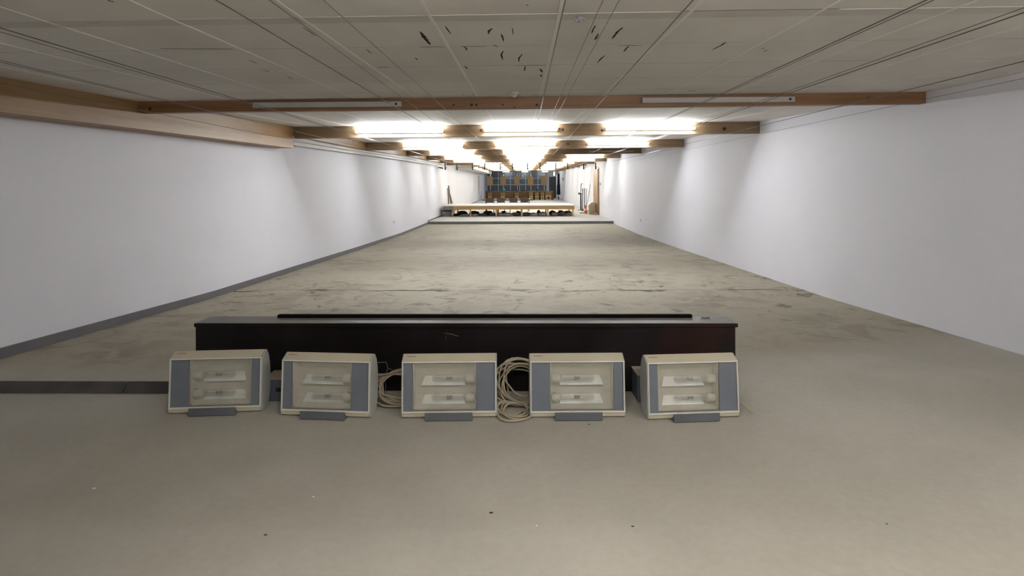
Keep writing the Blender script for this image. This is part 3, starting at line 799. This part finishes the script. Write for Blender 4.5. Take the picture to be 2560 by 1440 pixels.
# table behind the chairs
YD=33.4; xl,xr=PX(1206,YD),PX(1331,YD)
t=thing('long_table','long dark edged table behind the brown chairs','table',((xl+xr)/2,YD,PLAT)); hw=(xr-xl)/2
zt=P(1300,498.6,YD).z-PLAT
b=MB(); b.box(-hw,hw,0,.7,zt-.05,zt); b.build('table_top',M['hole'],t,bevel=.004)
for sx in (-1,1):
    for yy in (.05,.62):
        b=MB(); b.box(sx*(hw-.2)-.02,sx*(hw-.2)+.02,yy,yy+.04,.001,zt-.051); b.build('leg',M['black'],t)
for i,px in enumerate((1238.5,1268.5,1296,1325)):
    x=PX(px,YD); b=MB(); b.box(x-.09,x+.09,YD+.05,YD+.35,PLAT+zt+.001,PLAT+zt+.03)
    tag(b.build('paper_stack',M['whitep']),'white paper stack on the table behind the chairs, %s from the left'%ORD[i],'paper','paper stacks on the table')

# ------------------------------------------------------------------ left: leaning boards, wall pieces
BO=[(1116.5,470,510,.05),(1122,464,510,.03),(1126,487,512,.0)]
for i,(px,top,_,dd) in enumerate(BO):
    Y=31.2+.15*i; H_=P(px,top,Y).z; b=MB()
    x0=PX(px+1.5,Y); x1=PX(px,Y)-0
    xb=x0+.10+.04*i; xt=x0-.06
    xt=max(xt,WL+.04)
    b.hexa([(xb-.035,Y,PLAT+.001),(xb+.035,Y,PLAT+.001),(xb+.035,Y+.03,PLAT+.001),(xb-.035,Y+.03,PLAT+.001),
            (xt-.035,Y+.0,H_),(xt+.035,Y+.0,H_),(xt+.035,Y+.03,H_),(xt-.035,Y+.03,H_)])
    tag(b.build('wooden_board',M['greyplank']),'weathered board leaning on the left wall behind the bench, '+['leftmost','tallest','rightmost and shortest'][i],'board','boards leaning on the left wall')
b=MB(); Y=27.6; p=P(1102.5,420,Y); b.hexa([(p.x-.10,Y,p.z-.01),(p.x+.10,Y,p.z-.04),(p.x+.10,Y+.1,p.z-.04),(p.x-.10,Y+.1,p.z-.01),(p.x-.10,Y,p.z+.05),(p.x+.10,Y,p.z+.02),(p.x+.10,Y+.1,p.z+.02),(p.x-.10,Y+.1,p.z+.05)])
b.box(WL+.001,p.x-.09,Y+.03,Y+.06,p.z+.0,p.z+.03)
tag(b.build('wall_camera',M['black'],bevel=.005),'small black camera on the left wall beside the hangers','camera')

# ------------------------------------------------------------------ right: door, bin, stand, rods, cone
h0_=Vector((WR-.02,29.55)); h1_=Vector((PX(1484,30.35),30.35))
d_=(h1_-h0_); ln=d_.length; ang=math.atan2(d_.y,d_.x)
t=bpy.data.objects.new('door_1',None); COL.objects.link(t); t.location=(h0_.x,h0_.y,PLAT+.01); t.rotation_euler=(0,0,ang); struct(t)
dz=P(1490,423,30).z-PLAT-.01
b=MB(); b.box(.005,ln,-.02,.02,0,dz); b.build('door_leaf',M['doorwood'],t,bevel=.004)
b=MB(); b.tube([(ln-.10,.022,1.05),(ln-.10,.07,1.05),(ln-.20,.07,1.05)],.01,8); b.build('door_handle',M['black'],t)
b=MB(); b.box(WR-.035,WR-.001,29.25,29.33,PLAT+.001,PLAT+dz+.08); b.box(WR-.035,WR-.001,30.37,30.45,PLAT+.001,PLAT+dz+.08); b.box(WR-.035,WR-.001,29.33,30.37,PLAT+dz+.02,PLAT+dz+.08)
trim(b,M['doorwood'])
b=MB(); b.box(WR-.02,WR-.001,28.75,28.83,P(1500,463,28.8).z,P(1500,456.5,28.8).z)
tag(b.build('light_switch',M['hole']),'small dark switch on the right wall before the open door','switch')
# bin
YN=29.9; x=PX(1477.5,YN); t=thing('waste_bin','beige bin with slanted lid standing before the open door','bin',(x,YN,PLAT))
b=MB(); b.hexa([(-.12,-.10,.001),(.15,-.10,.001),(.15,.18,.001),(-.12,.18,.001),(-.15,-.12,.50),(.17,-.12,.50),(.17,.2,.5),(-.15,.2,.5)]); b.build('body',M['beige'],t,bevel=.01)
b=MB(); b.prism([(-.16,.505),(.02,.66),(.18,.60),(.18,.505)],-.13,.21,'y'); b.build('lid',M['creamw'],t,bevel=.005)
# stand
YS=34.6; x=PX(1452,YS); t=thing('microphone_like_stand','','stand',(x,YS,PLAT)); t.name='tripod_stand'; t['label']='tall black stand with side arm beside the right wall'
b=MB(); b.tube([(0,0,.03),(0,0,.95)],.045,10); b.build('lower_tube',M['black'],t)
b=MB(); b.tube([(0,0,.951),(.02,0,1.62)],.022,8); b.tube([(.02,0,1.62),(.10,0,1.62)],.02,8); b.build('upper_tube',M['black'],t)
b=MB(); b.tube([(-.16,0,1.0),(.06,0,1.0)],.035,8); b.tube([(-.14,0,1.1),(.03,0,.95)],.02,8); b.build('side_arm',M['black'],t)
b=MB(); b.lathe([(.20,.001),(.19,.02),(.05,.035)],seg=16); b.build('foot',M['black'],t)
for i,(px,ptop) in enumerate(((1456.6,471),(1461.3,471),(1465.6,471))):
    Y=33.6+.1*i; x=PX(px,Y); z=P(px,ptop,Y).z; b=MB(); b.tube([(x-.02,Y-.02,PLAT+.03),(x+.01,Y,z)],.022 if i<2 else .014,8)
    b.lathe([(.09,.001),(.085,.02),(.03,.03)],(x-.02,Y-.02,PLAT),12)
    tag(b.build('black_post',M['black']),'slim black post right of the tripod stand, %s of three'%['first','second','thinnest'][i],'post','posts by the right wall')
Y=33.0; b=MB(); p0=P(1465,512,Y); p1=P(1476.3,456,Y+.1); p0.z=PLAT+.05
b.tube([p0,p1],.015,8); b.box(p0.x-.1,p0.x+.1,p0.y-.03,p0.y+.03,PLAT+.001,PLAT+.06)
tag(b.build('broom',M['greyplank']),'broom with pale handle leaning right beside the posts','broom')
YO=30.6; x=PX(1463.5,YO); t=thing('traffic_cone','orange and white cone on the floor left of the beige bin','cone',(x,YO,PLAT))
b=MB(); b.lathe([(.15,.001),(.15,.03),(.1,.04),(.085,.16)],seg=16); b.build('base',M['orange'],t)
b=MB(); b.lathe([(.085,.161),(.065,.28)],seg=16); b.build('white_band',M['whitep'],t)
b=MB(); b.lathe([(.065,.281),(.03,.47),(.02,.475)],seg=16); b.build('tip',M['orange'],t)
b=MB(); x=PX(1456,31.0); b.lathe([(.17,.001),(.17,.03),(.12,.06)],(x,31.0,PLAT),20); tag(b.build('dark_disc',M['greyfelt']),'dark round disc base on the floor left of the orange cone','disc')
Y=29.2; x=PX(1490,Y)
b=MB(); b.box(WR-.25,WR-.1,Y,Y+.12,PLAT+.001,PLAT+.1); tag(b.build('small_brick',mat('pinkish brick',(.45,.3,.25),.8,var=.2)),'small pinkish block at the foot of the open door','block')

# ------------------------------------------------------------------ targets at the far end
YG=50.0; t0=None
for i,px in enumerate((1225,1257.5,1292.5,1326,1359.5)):
    x=PX(px,YG); lab='cardboard silhouette target hanging at the far end, %s from the left'%ORD[i]
    if t0 is None:
        t0=thing('cardboard_target',lab,'target',(x,YG,0),0,'hanging cardboard targets')
        zt=P(px,440.5,YG).z; zb=P(px,464,YG).z; w_=.25
        b=MB(); b.prism([(-w_*.88,zb),(w_*.88,zb),(w_,zb+.12),(w_,zt-.12),(w_*.8,zt),(-w_*.8,zt),(-w_,zt-.12),(-w_,zb+.12)],-.012,.0,'y')
        b.build('board',M['card'],t0)
        b=MB(); b.box(.0,.09,.002,.02,zt-.05,zt+.15); b.build('clip',M['whitep'],t0)
        b=MB(); b.box(.02,.06,.022,.034,zt+.1,zc(YG)-.02); b.build('hanging_rod',M['dimbatten'],t0)
        b=MB(); b.box(.01,.06,.002,.02,zb-.45,zb+.05); b.build('stake',M['dimbatten'],t0)
        b=MB(); b.tube([(0,-.013,(zt+zb)/2-.06),(0,-.015,(zt+zb)/2-.06)],.045,12); b.build('spot',M['red'],t0)
    else: dup(t0,(x,YG,0),None,lab)
# counter
YK=56.6; xl,xr=PX(1214,YK),PX(1384,YK); t=thing('long_counter','long brown counter across the far end below the targets','counter',((xl+xr)/2,YK,PLAT)); hw=(xr-xl)/2
hk=P(1300,478,YK).z-PLAT
b=MB(); b.box(-hw,hw,0,.7,.001,hk-.04); b.build('body',M['counter'],t)
b=MB(); b.box(-hw-.02,hw+.02,-.05,.72,hk-.039,hk); b.build('worktop',M['plyb'],t,bevel=.004)
bx=None
for i,(px,wp,hp) in enumerate(((1224.5,10.5,.68),(1257,12,.68),(1292,11,.66),(1327.5,11,.68),(1342.2,10.5,.68),(1356,10.3,.68),(1371,14.5,.74))):
    x=PX(px,YK-.35); hw_=wp*YK/F/2
    lab='plywood box with round hole in front of the far counter, %s from the left'%ORD[i] if i<6 else 'widest plywood box with large round hole at the right end of the far counter'
    t=thing('plywood_box',lab,'box',(x,YK-.36,PLAT),0,'plywood boxes before the counter')
    lo=.8 if i<6 else 1.0
    b=MB(); b.box(-hw_*lo,hw_*lo,0,.28,.001,hp*(.52 if i<6 else .62)); b.build('body',M['ply'],t)
    z0=hp*(.52 if i<6 else .62)+.001
    b=MB(); b.hexa([(-hw_*lo,0,z0),(hw_*lo,0,z0),(hw_*lo,.28,z0),(-hw_*lo,.28,z0),(-hw_,.03,hp+.06),(hw_,.03,hp+.06),(hw_,.28,hp+.06),(-hw_,.28,hp+.06)]); b.build('hopper',M['plyb'],t)
    b=MB(); r=.065 if i<6 else .105; b.tube([(0,-.004,hp*.27),(0,-.001,hp*.27)],r,16); b.build('hole',M['hole'],t)
for px,wd,hh,m,nm,lab,cat in ((1310,.32,.08,'hole','rifle_case','black flat case lying on the far counter','case'),(1343,.09,.16,'hole','small_canister','small black canister on the far counter, right of the flat case','canister'),
   (1285,.45,.05,'hole','rifle_case','longer black case on the far counter, left of the other one','case'),(1259,.18,.22,'green','green_helmet','green rounded thing on the far counter under the second target','helmet'),
   (1221,.3,.04,'hole','rifle_case','short black case at the left end of the far counter','case')):
    x=PX(px,YK+.3); b=MB()
    if m=='green': b.lathe([(wd*.9,.001),(wd,.08),(wd*.8,.2),(wd*.3,.28)],(x,YK+.3,PLAT+hk),16)
    else: b.box(x-wd,x+wd,YK+.2,YK+.42,PLAT+hk+.001,PLAT+hk+hh)
    tag(b.build(nm,M[m],bevel=0 if m=='green' else .01),lab,cat)
# glazed partition at the end wall
YW=END-.14; xl,xr=PX(1217,YW),PX(1367,YW); z0=PLAT+.001; z1=zc(YW)-.04
t=bpy.data.objects.new('window_1',None); COL.objects.link(t); t.location=(0,YW,0); struct(t)
vx=[PX(p,YW) for p in (1217.5,1246,1276,1299,1314,1345,1366.5)]
for a,c in zip(vx,vx[1:]):
    b=MB(); b.box(a+.03,c-.03,.05,.06,z0,z1); b.build('window_pane',M['pane'],t)
for k,a in enumerate(vx):
    b=MB(); w_=.05 if k else .08; b.box(a-w_*.6,a+w_*.6,0,.08,z0,z1); b.build('window_frame',M['mull'],t)
for py in (445.8,461.5):
    z=P(1300,py,YW).z; b=MB(); b.box(vx[0]+.05,vx[-1]-.05,.01,.07,z-.03,z+.03); b.build('window_frame',M['mull'],t)
b=MB(); p=P(1306.5,440.5,YW); b.tube([(p.x,YW-.02,p.z),(p.x,YW-.002,p.z)],.07,16); tag(b.build('wall_clock',M['whitep']),'small round white disc on the dark glazed end partition','clock')
# end lights below the ceiling
for i,(x0,x1) in enumerate(((1257,1273),(1305,1320),(1355,1370))):
    Y=57.6; xa,xb=PX(x0,Y),PX(x1,Y); z=P(1300,428.6,Y).z
    b=MB(); b.box(xa,xb,Y,Y+.08,z-.05,z+.05); t=thing('end_lamp','short lit white lamp above the glazed partition, %s of three'%side3[i],'lamp',(0,0,0),0,'lamps at the end partition')
    b.build('diffuser',M['tube'],t)
    b=MB(); b.box(xa,xb,Y+.01,Y+.07,z+.051,zc(Y,xa)-.001); b.build('housing',M['dgrey'],t)
b=MB(); p0=P(1372.5,442,END); p1=P(1389.5,442,END)
t=bpy.data.objects.new('door_2',None); COL.objects.link(t); t.location=(0,END-.05,0); struct(t)
b.box(p0.x,p1.x,0,.045,PLAT+.001,p0.z); b.build('door_leaf',M['ddoor'],t)
b=MB(); b.tube([(p0.x+.1,-.06,PLAT+1.05),(p0.x+.1,0,PLAT+1.05)],.02,8); b.build('door_handle',M['mull'],t)
b=MB(); b.box(p0.x-.08,p1.x+.02,0,.05,p0.z+.001,p0.z+.08); b.box(p0.x-.08,p0.x-.001,0,.05,PLAT+.001,p0.z); b.build('door_frame',M['dgrey'],t)
b=MB(); p=P(1385.5,435,58.5); b.box(p.x-.07,p.x+.07,58.5,58.56,p.z-.16,p.z+.16); b.box(p.x-.01,p.x+.01,58.51,58.55,p.z+.16,zc(58.5)-.0)
tag(b.build('exit_lamp',M['exitlit']),'small amber lit lamp above the dark far door','lamp')
b=MB(); x=PX(1392.6,58.0); b.box(x-.06,x+.06,58.0,58.12,PLAT+.001,P(1392,437,58).z); tag(b.build('white_post',M['whitep']),'slim white post right of the dark far door','post')
x=PX(1396.5,57.0); b=MB()
for a,c,wd in ((P(0,493,57).z,P(0,468,57).z,.19),(P(0,472,57).z,P(0,441,57).z,.13)):
    b.hexa([(x-wd,57,a+.02),(x+wd,57,a+.02),(x+wd,57.2,a+.02),(x-wd,57.2,a+.02),(x-wd*.8,57,c),(x+wd*.8,57,c),(x+wd*.8,57.2,c),(x-wd*.8,57.2,c)])
b.box(x-.05,x+.05,57.05,57.15,PLAT+.001,PLAT+.3)
tag(b.build('hanging_coats',M['navy'],bevel=.02),'navy coats on a stand in the far right corner','coat stand')
b=MB(); Y=55; z=P(1402,448,Y).z; b.box(WR-.06,WR-.001,Y-.1,Y+.1,z-.12,z+.12); tag(b.build('wall_phone',M['hole'],bevel=.01),'small black box high on the right wall near the coats','box')
b=MB(); Y=53.; b.box(WL+.02,WL+.14,Y,Y+.04,PLAT+.001,P(1216,440,Y).z); tag(b.build('white_pole',M['whitep']),'slim white pole against the left wall before the far counter','pole')
